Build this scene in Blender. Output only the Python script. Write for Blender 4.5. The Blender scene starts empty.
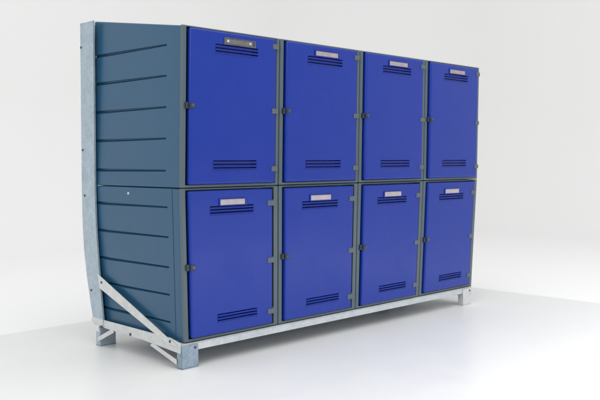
import bpy, bmesh, math, random
from mathutils import Vector, Matrix
random.seed(7)
S = bpy.context.scene
COL = S.collection

# ------------------------------------------------------------------ measures (metres, floor at z = 0)
ZB, ZM, ZT, ZTB = 0.0772, 0.5374, 1.0170, 1.0826    # underside, seam between rows, front top, rear top
DEP = 0.4790
XS = [0.0, 0.3994, 0.8031, 1.2028, 1.5963]          # lines between the columns

def warp(v):
    """slight draft of the moulded lockers: the lower row narrows towards its base"""
    x, y, z = v
    if z >= ZM:
        return Vector((x + 0.0102*(z-ZM)/(ZT-ZM), y, z))
    t = (ZM-z)/(ZM-ZB)
    return Vector((x*(1-0.0297*t) + 0.0084*t, y*(1-0.0328*t) if y > 0 else y, z))

# ------------------------------------------------------------------ materials
def new_mat(name):
    m = bpy.data.materials.new(name); m.use_nodes = True
    nt = m.node_tree
    return m, nt, nt.nodes['Principled BSDF']

def plastic(name, col, rough, var=0.10, bump=0.05, scale=1.0, coat=0.0, spec=0.5, rvar=0.055):
    m, nt, b = new_mat(name)
    N, L = nt.nodes, nt.links
    tc = N.new('ShaderNodeTexCoord')
    oi = N.new('ShaderNodeObjectInfo'); va = N.new('ShaderNodeVectorMath'); va.operation = 'MULTIPLY_ADD'
    va.inputs[1].default_value = (37, 37, 37)
    L.new(oi.outputs['Random'], va.inputs[0]); L.new(tc.outputs['Object'], va.inputs[2])
    n1 = N.new('ShaderNodeTexNoise'); n1.inputs['Scale'].default_value = 5*scale; n1.inputs['Detail'].default_value = 6
    mx = N.new('ShaderNodeMix'); mx.data_type = 'RGBA'
    mx.inputs['A'].default_value = (*[c*(1-var) for c in col], 1)
    mx.inputs['B'].default_value = (*[min(1, c*(1+var)) for c in col], 1)
    L.new(va.outputs['Vector'], n1.inputs['Vector']); L.new(n1.outputs['Fac'], mx.inputs['Factor'])
    L.new(mx.outputs['Result'], b.inputs['Base Color'])
    mr = N.new('ShaderNodeMapRange'); mr.inputs['To Min'].default_value = rough-rvar; mr.inputs['To Max'].default_value = rough+rvar*1.25; mr.inputs['From Min'].default_value = 0.25; mr.inputs['From Max'].default_value = 0.75
    n3 = N.new('ShaderNodeTexNoise'); n3.inputs['Scale'].default_value = 7*scale; n3.inputs['Detail'].default_value = 5
    L.new(va.outputs['Vector'], n3.inputs['Vector']); L.new(n3.outputs['Fac'], mr.inputs['Value']); L.new(mr.outputs['Result'], b.inputs['Roughness'])
    n2 = N.new('ShaderNodeTexNoise'); n2.inputs['Scale'].default_value = 90*scale; n2.inputs['Detail'].default_value = 3
    bp = N.new('ShaderNodeBump'); bp.inputs['Strength'].default_value = bump; bp.inputs['Distance'].default_value = 0.004
    L.new(va.outputs['Vector'], n2.inputs['Vector']); L.new(n2.outputs['Fac'], bp.inputs['Height'])
    L.new(bp.outputs['Normal'], b.inputs['Normal'])
    b.inputs['Specular IOR Level'].default_value = spec
    b.inputs['Coat Weight'].default_value = coat
    b.inputs['Coat Roughness'].default_value = 0.25
    return m

def galvanised(name, c1, c2, metal=0.45, rough=0.45):
    m, nt, b = new_mat(name)
    N, L = nt.nodes, nt.links
    tc = N.new('ShaderNodeTexCoord')
    vo = N.new('ShaderNodeTexVoronoi'); vo.inputs['Scale'].default_value = 130
    no = N.new('ShaderNodeTexNoise'); no.inputs['Scale'].default_value = 24; no.inputs['Detail'].default_value = 7
    L.new(tc.outputs['Object'], vo.inputs['Vector']); L.new(tc.outputs['Object'], no.inputs['Vector'])
    sp = N.new('ShaderNodeSeparateColor'); L.new(vo.outputs['Color'], sp.inputs['Color'])
    mm = N.new('ShaderNodeMath'); mm.operation = 'MULTIPLY_ADD'; mm.inputs[1].default_value = 0.35
    L.new(sp.outputs['Red'], mm.inputs[0]); L.new(no.outputs['Fac'], mm.inputs[2])
    mr = N.new('ShaderNodeMapRange'); mr.inputs['From Min'].default_value = 0.35; mr.inputs['From Max'].default_value = 1.0
    L.new(mm.outputs[0], mr.inputs['Value'])
    mx = N.new('ShaderNodeMix'); mx.data_type = 'RGBA'
    mx.inputs['A'].default_value = (*c1, 1); mx.inputs['B'].default_value = (*c2, 1)
    L.new(mr.outputs['Result'], mx.inputs['Factor']); L.new(mx.outputs['Result'], b.inputs['Base Color'])
    r2 = N.new('ShaderNodeMapRange'); r2.inputs['To Min'].default_value = rough-0.08; r2.inputs['To Max'].default_value = rough+0.12
    L.new(mm.outputs[0], r2.inputs['Value']); L.new(r2.outputs['Result'], b.inputs['Roughness'])
    b.inputs['Metallic'].default_value = metal
    return m

M_BLUE = plastic('blue_moulded_plastic', (0.006, 0.031, 0.300), 0.24, var=0.03, bump=0.008, spec=0.36, rvar=0.09)
M_BODY = plastic('slate_blue_moulded_plastic', (0.014, 0.080, 0.160), 0.31, var=0.04, bump=0.02, spec=0.6)
M_FRAME = plastic('grey_green_plastic', (0.082, 0.116, 0.140), 0.34, var=0.06, bump=0.02)
M_HINGE = plastic('grey_hinge_plastic', (0.085, 0.115, 0.130), 0.42, var=0.12, bump=0.05, scale=4)
M_DARK = plastic('dark_latch_plastic', (0.026, 0.036, 0.055), 0.35, var=0.2, scale=4)
M_KNOB = galvanised('latch_steel', (0.13, 0.14, 0.16), (0.28, 0.30, 0.34), 0.85, 0.38)
M_CARD = plastic('label_card', (0.37, 0.305, 0.335), 0.5, var=0.30, bump=0.02, scale=9)
M_CARDW = plastic('pale_label_card', (0.44, 0.40, 0.41), 0.5, var=0.28, bump=0.02, scale=9)
M_CARDD = plastic('brown_label_card', (0.15, 0.14, 0.13), 0.45, var=0.45, bump=0.02, scale=9)
M_HOLD = galvanised('label_holder_metal', (0.10, 0.11, 0.15), (0.20, 0.21, 0.27), 0.6, 0.35)
M_SCREW = galvanised('screw_metal', (0.55, 0.56, 0.56), (0.8, 0.8, 0.8), 0.7, 0.3)
M_GALV = galvanised('galvanised_steel', (0.35, 0.44, 0.51), (0.50, 0.58, 0.64), 0.6)
M_BRIGHT = galvanised('bright_galvanised_steel', (0.56, 0.58, 0.58), (0.72, 0.73, 0.72), 0.35)
M_RAIL = galvanised('rail_galvanised_steel', (0.48, 0.53, 0.56), (0.64, 0.67, 0.69), 0.4)
M_LEG = galvanised('reflection_darkened_steel', (0.22, 0.29, 0.37), (0.36, 0.44, 0.52), 0.75, 0.32)  # front-left leg only: its dark reflection is put into the colour
M_HOLE = plastic('bolt_dark_steel', (0.05, 0.055, 0.06), 0.5, var=0.2, scale=8)
M_FLOOR = plastic('white_floor', (0.755, 0.755, 0.745), 0.34, var=0.008, bump=0.0, spec=0.3)
M_WALL = plastic('white_backdrop', (0.875, 0.87, 0.86), 0.85, var=0.006, bump=0.0, spec=0.1)

# ------------------------------------------------------------------ mesh helpers
def box(bm, x0, x1, y0, y1, z0, z1):
    vs = [bm.verts.new(p) for p in ((x0,y0,z0),(x1,y0,z0),(x1,y1,z0),(x0,y1,z0),(x0,y0,z1),(x1,y0,z1),(x1,y1,z1),(x0,y1,z1))]
    for f in ((3,2,1,0),(4,5,6,7),(0,1,5,4),(1,2,6,5),(2,3,7,6),(3,0,4,7)):
        bm.faces.new([vs[i] for i in f])
    return vs

def prism(bm, poly, axis_vec):
    """closed prism from a 3-D polygon and an extrusion vector"""
    a = [bm.verts.new(p) for p in poly]
    b = [bm.verts.new(Vector(p)+Vector(axis_vec)) for p in poly]
    n = len(poly)
    bm.faces.new(a); bm.faces.new(b[::-1])
    for i in range(n):
        bm.faces.new((a[i], b[i], b[(i+1) % n], a[(i+1) % n]))

def cyl(bm, c, axis, r, h, n=20):
    """cylinder from centre c along axis ('X','Y','Z' with sign by h)"""
    d = {'X': Vector((1,0,0)), 'Y': Vector((0,1,0)), 'Z': Vector((0,0,1))}[axis]
    u = d.orthogonal().normalized(); w = d.cross(u)
    poly = [Vector(c)+u*r*math.cos(2*math.pi*i/n)+w*r*math.sin(2*math.pi*i/n) for i in range(n)]
    prism(bm, poly, d*h)

def temp_obj(bm):
    bmesh.ops.recalc_face_normals(bm, faces=bm.faces[:])
    me = bpy.data.meshes.new('work'); bm.to_mesh(me); bm.free()
    o = bpy.data.objects.new('work', me); COL.objects.link(o)
    return o

def finish(bm, bevel=0.0, seg=3, cut=None, cut_bevel=0.0):
    """bevel, cut and bake a bmesh into mesh data"""
    o = temp_obj(bm); c = None
    if bevel:
        m = o.modifiers.new('bevel', 'BEVEL'); m.width = bevel; m.segments = seg; m.limit_method = 'ANGLE'; m.angle_limit = math.radians(30)
        m.harden_normals = False
    if cut is not None:
        c = temp_obj(cut)
        m = o.modifiers.new('cut', 'BOOLEAN'); m.operation = 'DIFFERENCE'; m.object = c; m.solver = 'EXACT'
        if cut_bevel:
            m = o.modifiers.new('bevel2', 'BEVEL'); m.width = cut_bevel; m.segments = 2; m.limit_method = 'ANGLE'; m.angle_limit = math.radians(50)
    dg = bpy.context.evaluated_depsgraph_get(); dg.update()
    me = bpy.data.meshes.new_from_object(o.evaluated_get(dg))
    bpy.data.objects.remove(o)
    if c: bpy.data.objects.remove(c)
    for p in me.polygons: p.use_smooth = True
    me.set_sharp_from_angle(angle=math.radians(32))
    o = bpy.data.objects.new('work', me); COL.objects.link(o)       # keep big faces flat between rounded edges
    m = o.modifiers.new('normals', 'WEIGHTED_NORMAL'); m.keep_sharp = True; m.weight = 100
    dg = bpy.context.evaluated_depsgraph_get(); dg.update()
    me2 = bpy.data.meshes.new_from_object(o.evaluated_get(dg))
    bpy.data.objects.remove(o); bpy.data.meshes.remove(me)
    return me2

def link(name, me, mat, parent=None, origin=None, warped=False, label=None):
    me.name = name
    if warped:
        for v in me.vertices: v.co = warp(v.co)
    if origin is not None:
        me.transform(Matrix.Translation(-Vector(origin)))
    o = bpy.data.objects.new(name, me)
    me.materials.clear(); me.materials.append(mat)
    COL.objects.link(o)
    if parent: o.parent = parent
    if label: o['label'] = label
    return o

def empty(name, loc, label, cat, group=None):
    o = bpy.data.objects.new(name, None); COL.objects.link(o)
    o.location = loc; o.empty_display_size = 0.1
    o['label'] = label; o['category'] = cat
    if group: o['group'] = group
    return o

# ------------------------------------------------------------------ the setting
# white floor board whose far edges show as the faint line behind the lockers
bm = bmesh.new(); box(bm, -7, 1.957, -7, 0.866, -0.03, 0)
o = link('floor', finish(bm, 0.014, 4), M_FLOOR); o['kind'] = 'structure'
# seamless studio sweep far behind it: ground, large cove and two walls meeting in a rounded corner
bm = bmesh.new()
YW, XW, R, r, H = 4.6, 6.4, 1.6, 1.3, 3.6
plan = [(-9.0, YW, 0, -1), (XW-R, YW, 0, -1)]                       # x, y, inward normal
for i in range(1, 24):
    a = math.pi/2*(1-i/24)
    plan.append((XW-R+R*math.cos(a), YW-R+R*math.sin(a), -math.cos(a), -math.sin(a)))
plan += [(XW, YW-R, -1, 0), (XW, -8.0, -1, 0)]
Z0 = -0.031
prof = [(r*(1-math.sin(math.pi/2*i/16)), Z0 + r*(1-math.cos(math.pi/2*i/16))) for i in range(17)] + [(0, H)]
rows = [[bm.verts.new((x+nx*q[0], y+ny*q[0], q[1])) for q in prof] for x, y, nx, ny in plan]
for a, b in zip(rows, rows[1:]):
    for i in range(len(prof)-1):
        bm.faces.new((a[i], b[i], b[i+1], a[i+1]))
bm.faces.new([q[0] for q in rows] + [bm.verts.new((-9.0, -8.0, Z0))])     # the ground of the sweep
bmesh.ops.recalc_face_normals(bm, faces=bm.faces[:])
me = bpy.data.meshes.new('backdrop'); bm.to_mesh(me); bm.free()
for p in me.polygons: p.use_smooth = True
me.set_sharp_from_angle(angle=math.radians(40))
o = link('backdrop', me, M_WALL); o['kind'] = 'structure'

# ------------------------------------------------------------------ one locker
G_UP = [ZM+0.4271, ZM+0.3355, ZM+0.2421, ZM+0.1482, ZM+0.0518]
G_LO = [ZM-0.0579, ZM-0.1482, ZM-0.2397, ZM-0.3235, ZM-0.4070]

def make_locker(col, upper, label):
    xa, xb = XS[col], XS[col+1]
    w = xb-xa
    z0, z1 = (ZM+0.0008, ZT) if upper else (ZB, ZM-0.0008)
    zr = ZTB if upper else z1
    org = warp(((xa+xb)/2, 0.22, z0))
    t = empty('locker', org, label, 'locker', 'blue door lockers on the steel stand')
    # --- body
    i = 0.0022
    rim_d = 0.0125
    bm = bmesh.new()
    y0 = rim_d-0.004
    zt = z1 if not upper else z1-0.002
    pts = [(xa+i,y0,z0),(xb-i,y0,z0),(xb-i,DEP,z0),(xa+i,DEP,z0),(xa+i,y0,zt),(xb-i,y0,zt),(xb-i,DEP,zr),(xa+i,DEP,zr)]
    vs = [bm.verts.new(p) for p in pts]
    for f in ((3,2,1,0),(4,5,6,7),(0,1,5,4),(1,2,6,5),(2,3,7,6),(3,0,4,7)):
        bm.faces.new([vs[k] for k in f])
    if not upper:                                                     # filler ridge added to stop light showing through the row seam
        box(bm, xa+0.006, xb-0.006, 0.040, DEP-0.006, z1-0.012, ZM+0.0005)
    cut = bmesh.new()
    box(cut, xa+0.012, xb-0.016, -0.05, 0.034, z0+0.006, z1-0.003)   # hollow behind the door
    if not upper:                                                     # shallow step line near the front edge
        for x, s in ((xa+i, 1), (xb-i, -1)):
            box(cut, min(x-s*0.01, x+s*0.0016), max(x-s*0.01, x+s*0.0016), 0.0435, 0.0460, z0-0.01, z1+0.01)
    for k, g in enumerate(G_UP if upper else G_LO):
        yf = 0.0735 if upper else 0.068
        h0, h1 = 0.0062, 0.0034                                    # the groove tapers to the front
        for x, s in ((xa+i, 1), (xb-i, -1)):
            xo, xi = x-s*0.004, x+s*0.0085
            a = [cut.verts.new(p) for p in ((xo,yf,g-h1*1.3),(xo,yf,g+h1*0.9),(xi,yf+0.008,g+h1*0.7),(xi,yf+0.008,g+h1*0.1))]
            b = [cut.verts.new(p) for p in ((xo,DEP+0.02,g-h0*1.5),(xo,DEP+0.02,g+h0*0.9),(xi,DEP+0.02,g+h0*0.7),(xi,DEP+0.02,g+h0*0.1))]
            cut.faces.new(a); cut.faces.new(b[::-1])
            for q in range(4):
                cut.faces.new((a[q], b[q], b[(q+1)%4], a[(q+1)%4]))
    link('body', finish(bm, 0.005, 3, cut, 0.0016), M_BODY, t, org, True)
    # --- door frame (the moulded rim round the door) with a closed back
    rw, rr = 0.0165, (0.020 if upper else 0.026)
    e = 0.0015
    bm = bmesh.new(); box(bm, xa+e, xb-e, 0.0, rim_d, z0, z1)
    cut = bmesh.new(); box(cut, xa+rw, xb-rr+0.004, -0.05, 0.05, z0+0.008, z1-0.0045)
    link('door_frame', finish(bm, 0.0040, 3, cut, 0.0020), M_FRAME, t, org, True)
    # --- door
    if upper:
        dx0, dx1, dz0, dz1 = xa+0.0245, xb-0.0235, z0+0.0095, z1-0.0055
        top = (0.968, 0.958, 0.948); bot = (0.6165, 0.606, 0.5955)
        sx0, sx1, bx0, bx1 = 0.113, 0.287, 0.108, 0.285
        lab = (0.150, 0.262, 0.9745, 0.9915)
    else:
        dx0, dx1, dz0, dz1 = xa+0.0235, xb-0.0350, z0+0.0100, z1-0.0085
        top = (0.4775, 0.4680, 0.4585); bot = (0.1455, 0.1365, 0.1275)
        sx0, sx1, bx0, bx1 = 0.095, 0.273, 0.118, 0.287
        lab = (0.134, 0.236, 0.4825, 0.5010)
    k = w/0.3994
    jx, jz = random.uniform(-0.0012, 0.0012), random.uniform(-0.0012, 0.0008)
    dx0 += jx; dx1 += jx; dz0 += jz; dz1 += jz
    yd0, yd1 = -0.010, 0.008
    bm = bmesh.new(); box(bm, dx0, dx1, yd0, yd1, dz0, dz1)
    cut = bmesh.new()
    for zs, a, b in ((top, sx0, sx1), (bot, bx0, bx1)):
        for z in zs:
            x0, x1 = xa+(a+.006)*k, xa+(b+.006)*k
            prism(cut, [(x0, yd0-0.01, z-0.0020), (x1, yd0-0.01, z-0.0020), (x1, yd0-0.01, z+0.0020), (x0, yd0-0.01, z+0.0020)], (0, 0.026, 0.004))
    door = link('door', finish(bm, 0.0070, 5, cut), M_BLUE, t, org, True)
    # louvre lips between the slots
    for zs, a, b in ((top, sx0, sx1), (bot, bx0, bx1)):
        bm = bmesh.new()
        for z in zs:
            x0, x1 = xa+(a+.006)*k-0.001, xa+(b+.006)*k+0.001
            zz = z-0.0024
            prism(bm, [(x0, yd0+0.003, zz), (x0, yd0-0.0022, zz-0.0004), (x0, yd0-0.0026, zz-0.0016), (x0, yd0+0.003, zz-0.0042)], (x1-x0, 0, 0))
        link('vent', finish(bm, 0.0006, 1), M_BLUE, door, org, True)
    # label holder and card
    first = upper and col == 0
    lx0, lx1, lz0, lz1 = xa+(lab[0]+.006)*k, xa+(lab[1]+.006)*k, lab[2], lab[3]
    bm = bmesh.new(); box(bm, lx0-0.0045, lx1+(0.012 if first else 0.006), yd0-0.0035, yd0+0.002, lz0-0.0025, lz1+0.0025)
    cut = bmesh.new(); box(cut, lx0, lx1+(0.006 if first else 0), yd0-0.01, yd0-0.0012, lz0, lz1)
    link('label_holder', finish(bm, 0.001, 2, cut), M_HOLD if first else M_BLUE, door, org, True)
    bm = bmesh.new(); box(bm, lx0+0.0008, lx1-0.0008, yd0-0.0024, yd0-0.0008, lz0+0.0006, lz1-0.0006)
    link('label_card', finish(bm, 0.0004, 1), M_CARDD if first else (M_CARD if upper else M_CARDW), door, org, True,
         'dark brown card held by two bright screws' if first else None)
    if first:
        for x in (lx0+0.009, lx1-0.012):
            bm = bmesh.new(); cyl(bm, (x, yd0-0.0055, (lz0+lz1)/2), 'Y', 0.0045, 0.005, 16)
            link('screw', finish(bm, 0.001, 2), M_SCREW, door, org, True)
    # latch, half on the door, half on the rim
    lz = 0.7815 if upper else 0.3015
    bm = bmesh.new()
    box(bm, dx0-0.002, dx0+0.0165, yd0-0.0030, yd0+0.004, lz-0.0080, lz+0.0080)
    box(bm, dx0-0.0125, dx0-0.001, yd0+0.0025, 0.012, lz-0.0095, lz+0.0095)
    link('latch', finish(bm, 0.002, 2), M_DARK, t, org, True)
    bm = bmesh.new(); cyl(bm, (dx0+0.007, yd0-0.0060, lz), 'Y', 0.0046, 0.005, 18)
    ang = random.uniform(-0.5, 0.5); ca, sa = math.cos(ang), math.sin(ang)
    prism(bm, [(dx0+0.007+px*ca-pz*sa, yd0-0.0085, lz+px*sa+pz*ca) for px, pz in ((-0.0011,-0.005),(0.0011,-0.005),(0.0011,0.005),(-0.0011,0.005))], (0, 0.0025, 0))
    link('latch_knob', finish(bm, 0.0012, 2), M_KNOB, t, org, True)
    # three hinges on the right
    for hz in ((0.9855, 0.7785, 0.5925) if upper else (0.4820, 0.2960, 0.1290)):
        bm = bmesh.new()
        hx = dx1
        box(bm, hx-(0.020 if upper else 0.025), hx+0.008, yd0-0.0030, yd0+0.012, hz-0.0085, hz+0.0085)
        box(bm, hx+0.003, hx+0.012, yd0+0.0045, 0.004, hz-0.0105, hz+0.0105)
        link('hinge', finish(bm, 0.0018, 2), M_HINGE, t, org, True)
    return t

LBL = {(0,1): 'top row blue locker beside the tall upright, its dark label held by two bright screws',
       (1,1): 'top row blue locker second from the galvanised upright, pinkish label on its door',
       (2,1): 'top row blue locker third from the galvanised upright, next to the far right one',
       (3,1): 'top row blue locker at the far right end, farthest from the tall upright',
       (0,0): 'bottom row blue locker nearest the diagonal brace, beside the exposed grooved side',
       (1,0): 'bottom row blue locker second from the diagonal brace, pale label on its door',
       (2,0): 'bottom row blue locker third from the diagonal brace, one short of the far end',
       (3,0): 'bottom row blue locker at the far right end, above the white far foot'}
for up in (1, 0):
    for c in range(4):
        make_locker(c, bool(up), LBL[(c, up)])

# ------------------------------------------------------------------ galvanised stand under and behind the lockers
st = empty('locker_stand', (0.78, 0.22, 0), 'galvanised steel stand with rear uprights and diagonal brace carrying all the blue lockers', 'stand')
SO = (0.78, 0.22, 0)
def part(name, bm, mat=M_GALV, bevel=0.0012, seg=2, parent=st, cut=None):
    return link(name, finish(bm, bevel, seg, cut), mat, parent, SO)

def strip(bm, left, right, vec):
    """bent plate between two edge polylines with a thickness vector"""
    n = len(left); vec = Vector(vec)
    A = [[bm.verts.new(p), bm.verts.new(q), bm.verts.new(Vector(q)+vec), bm.verts.new(Vector(p)+vec)] for p, q in zip(left, right)]
    for a, b in zip(A, A[1:]):
        for i in range(4):
            bm.faces.new((a[i], b[i], b[(i+1)%4], a[(i+1)%4]))
    bm.faces.new(A[0]); bm.faces.new(A[-1][::-1])

UZ   = [1.0805, 0.52, 0.44, 0.38, 0.316, 0.23, 0.150, 0.0700]
UYO  = [0.5390, 0.5440, 0.5430, 0.5405, 0.5350, 0.5200, 0.5010, 0.4790]
UYI  = [0.4525, 0.4560, 0.4540, 0.4510, 0.4450, 0.4350, 0.4240, 0.4130]
def xlean(z, right):
    if not right: return -0.0045
    return 1.6045 if z > 0.5 else 1.562 + (z-0.07)/(0.43)*0.0425
for right in (False, True):
    s = -1 if right else 1
    bm = bmesh.new()
    strip(bm, [(xlean(z, right), y, z) for z, y in zip(UZ, UYO)], [(xlean(z, right), y, z) for z, y in zip(UZ, UYI)], (0.0035*s, 0, 0))
    # rear flange and small front lip of the angle
    strip(bm, [(xlean(z, right)+0.0036*s, y, z) for z, y in zip(UZ, UYO)], [(xlean(z, right)+0.06*s, y, z) for z, y in zip(UZ, UYO)], (0, -0.0035, 0))
    strip(bm, [(xlean(z, right)-0.004*s, y-0.0002, z-0.0002) for z, y in zip(UZ, UYI)], [(xlean(z, right)-0.0002*s, y-0.0002, z-0.0002) for z, y in zip(UZ, UYI)], (0, 0.004, 0))
    up = part('upright', bm)
    for y, z in ((0.534, 1.000), (0.5327, 0.6559), (0.5242, 0.5021), (0.4917, 0.1837)):
        bm = bmesh.new(); cyl(bm, (xlean(z, right)-0.0022*s, y, z), 'X', 0.0042, 0.003*s, 6)
        part('bolt', bm, M_HOLE, 0.0005, 1, up)

RX0, RX1 = -0.006, 1.557
def side_set(x, s):
    """rail, brace and knee braces of one end; s = +1 left end, -1 right end (plates grow inwards)"""
    bm = bmesh.new()
    prism(bm, [(x,0.4915,0.0935),(x,0.4900,0.0745),(x,0.40,0.0655),(x,0.20,0.0605),(x,0.0,0.0470),(x,0.0,0.0785),(x,0.05,0.0885),(x,0.20,0.0900)], (0.003*s,0,0))
    part('side_rail', bm, M_BRIGHT)
    bm = bmesh.new()
    xo = x-0.0045*s
    prism(bm, [(xo,0.4436,0.2440),(xo,0.4330,0.1980),(xo,0.0600,0.0690),(xo,0.0120,0.0690)], (0.004*s,0,0))
    br = part('diagonal_brace', bm, M_BRIGHT)
    for y, z in ((0.0450, 0.0790), (0.418, 0.2180)):
        bm = bmesh.new(); cyl(bm, (xo-0.002*s, y, z), 'X', 0.0045, 0.003*s, 6); part('bolt', bm, M_HOLE, 0.0005, 1, br)
    for ya, za, yb, zb in ((0.140, 0.0560, 0.018, 0.0230), (0.365, 0.0660, 0.452, 0.0250)):
        bm = bmesh.new()
        prism(bm, [(x-0.002*s,ya,za+0.004),(x-0.002*s,ya+0.012*(1 if yb<ya else -1),za-0.006),(x-0.002*s,yb,zb-0.011),(x-0.002*s,yb,zb+0.005)], (0.0018*s,0,0))
        part('knee_brace', bm, M_BRIGHT)
    for y, z in ((0.4266, 0.0687), (0.2603, 0.0675)):
        bm = bmesh.new(); cyl(bm, (x-0.002*s, y, z), 'X', 0.0055, 0.003*s, 6); part('bolt', bm, M_HOLE, 0.0005, 1)
side_set(RX0, 1); side_set(RX1, -1)

# front and rear rails (folded channels)
for y, f in ((-0.002, 1), (0.452, -1)):
    bm = bmesh.new()
    box(bm, RX0+0.0032, RX1-0.0032, y, y+0.003*f, 0.0510, 0.0715)
    box(bm, RX0+0.0032, RX1-0.0032, y+0.0002*f, y+0.045*f, 0.0718, 0.0750)
    part('front_rail' if f == 1 else 'rear_rail', bm, M_RAIL)
# legs: pressed channels with a foot plate
for x0, x1 in ((-0.0045, 0.0560), (1.4830, 1.5440)):
    for y, f in ((-0.006, 1), (0.440, 1)):
        bm = bmesh.new()
        zt = 0.0700 if f == 1 and y < 0 else 0.0640
        box(bm, x0, x1, y, y+0.0035, 0.003, zt)
        box(bm, x0, x0+0.0035, y+0.0037, y+0.026, 0.003, 0.0480)
        box(bm, x1-0.0035, x1, y+0.0037, y+0.026, 0.003, 0.0460)
        box(bm, x0-0.001, x1+0.001, y-0.001, y+0.028, 0.0, 0.0028)
        lg = part('leg', bm, M_LEG if (x0 < 1 and y < 0) else (M_BRIGHT if y < 0 else M_GALV))  # same steel
        if y < 0:
            bm = bmesh.new(); cyl(bm, (x1-0.012, y+0.001, 0.0605), 'Y', 0.0042, -0.003, 6); part('bolt', bm, M_HOLE, 0.0005, 1, lg)
# small rivet on the exposed side of the lower locker is part of that locker
for o in [q for q in bpy.data.objects if q.name.startswith('locker') and q.type == 'EMPTY' and q.get('label') == LBL[(0,0)]]:
    bm = bmesh.new(); cyl(bm, (0.004, 0.273, 0.5161), 'X', 0.0045, -0.005, 16)
    link('rivet', finish(bm, 0.001, 2), M_SCREW, o, o.location, True)

# ------------------------------------------------------------------ light
w = bpy.data.worlds.new('World'); S.world = w; w.use_nodes = True
bg = w.node_tree.nodes['Background']; bg.inputs['Color'].default_value = (0.97, 0.985, 1, 1); bg.inputs['Strength'].default_value = 0.66
def area(name, loc, target, sx, sy, power, col=(1,1,1)):
    l = bpy.data.lights.new(name, 'AREA'); l.shape = 'RECTANGLE'; l.size = sx; l.size_y = sy; l.energy = power; l.color = col
    o = bpy.data.objects.new(name, l); COL.objects.link(o); o.location = loc
    o.rotation_euler = (Vector(target)-Vector(loc)).to_track_quat('-Z', 'Y').to_euler()
    return o
area('overhead_softbox', (-0.2, -1.7, 4.8), (0.4, -0.7, 0), 8.0, 6.5, 212)
area('front_floor_fill', (1.2, -2.2, 0.55), (1.2, -2.2, 0), 3.0, 2.2, 36)  # added fill lamp: brightens the floor that the lower doors reflect
area('side_softbox', (-4.2, -2.2, 2.6), (1.9, -0.2, 0.4), 2.0, 2.0, 52)

# ------------------------------------------------------------------ camera
cd = bpy.data.cameras.new('camera'); cam = bpy.data.objects.new('camera', cd); COL.objects.link(cam)
yaw, pit, rol = -0.7949, 0.0480, -0.0022
fw = Vector((-math.sin(yaw)*math.cos(pit), math.cos(yaw)*math.cos(pit), -math.sin(pit)))
rt = Vector((math.cos(yaw), math.sin(yaw), 0)); u = rt.cross(fw)
r2 = rt*math.cos(rol)+u*math.sin(rol); u2 = -rt*math.sin(rol)+u*math.cos(rol)
cam.matrix_world = Matrix(((r2.x, u2.x, -fw.x, -1.4635), (r2.y, u2.y, -fw.y, -1.9263), (r2.z, u2.z, -fw.z, 0.6179), (0,0,0,1)))
cd.sensor_width = 36; cd.lens = 816.44/600*36; cd.clip_start = 0.05; cd.clip_end = 100
S.camera = cam
S.view_settings.view_transform = 'Standard'; S.view_settings.look = 'None'
S.view_settings.exposure = 0; S.view_settings.gamma = 1
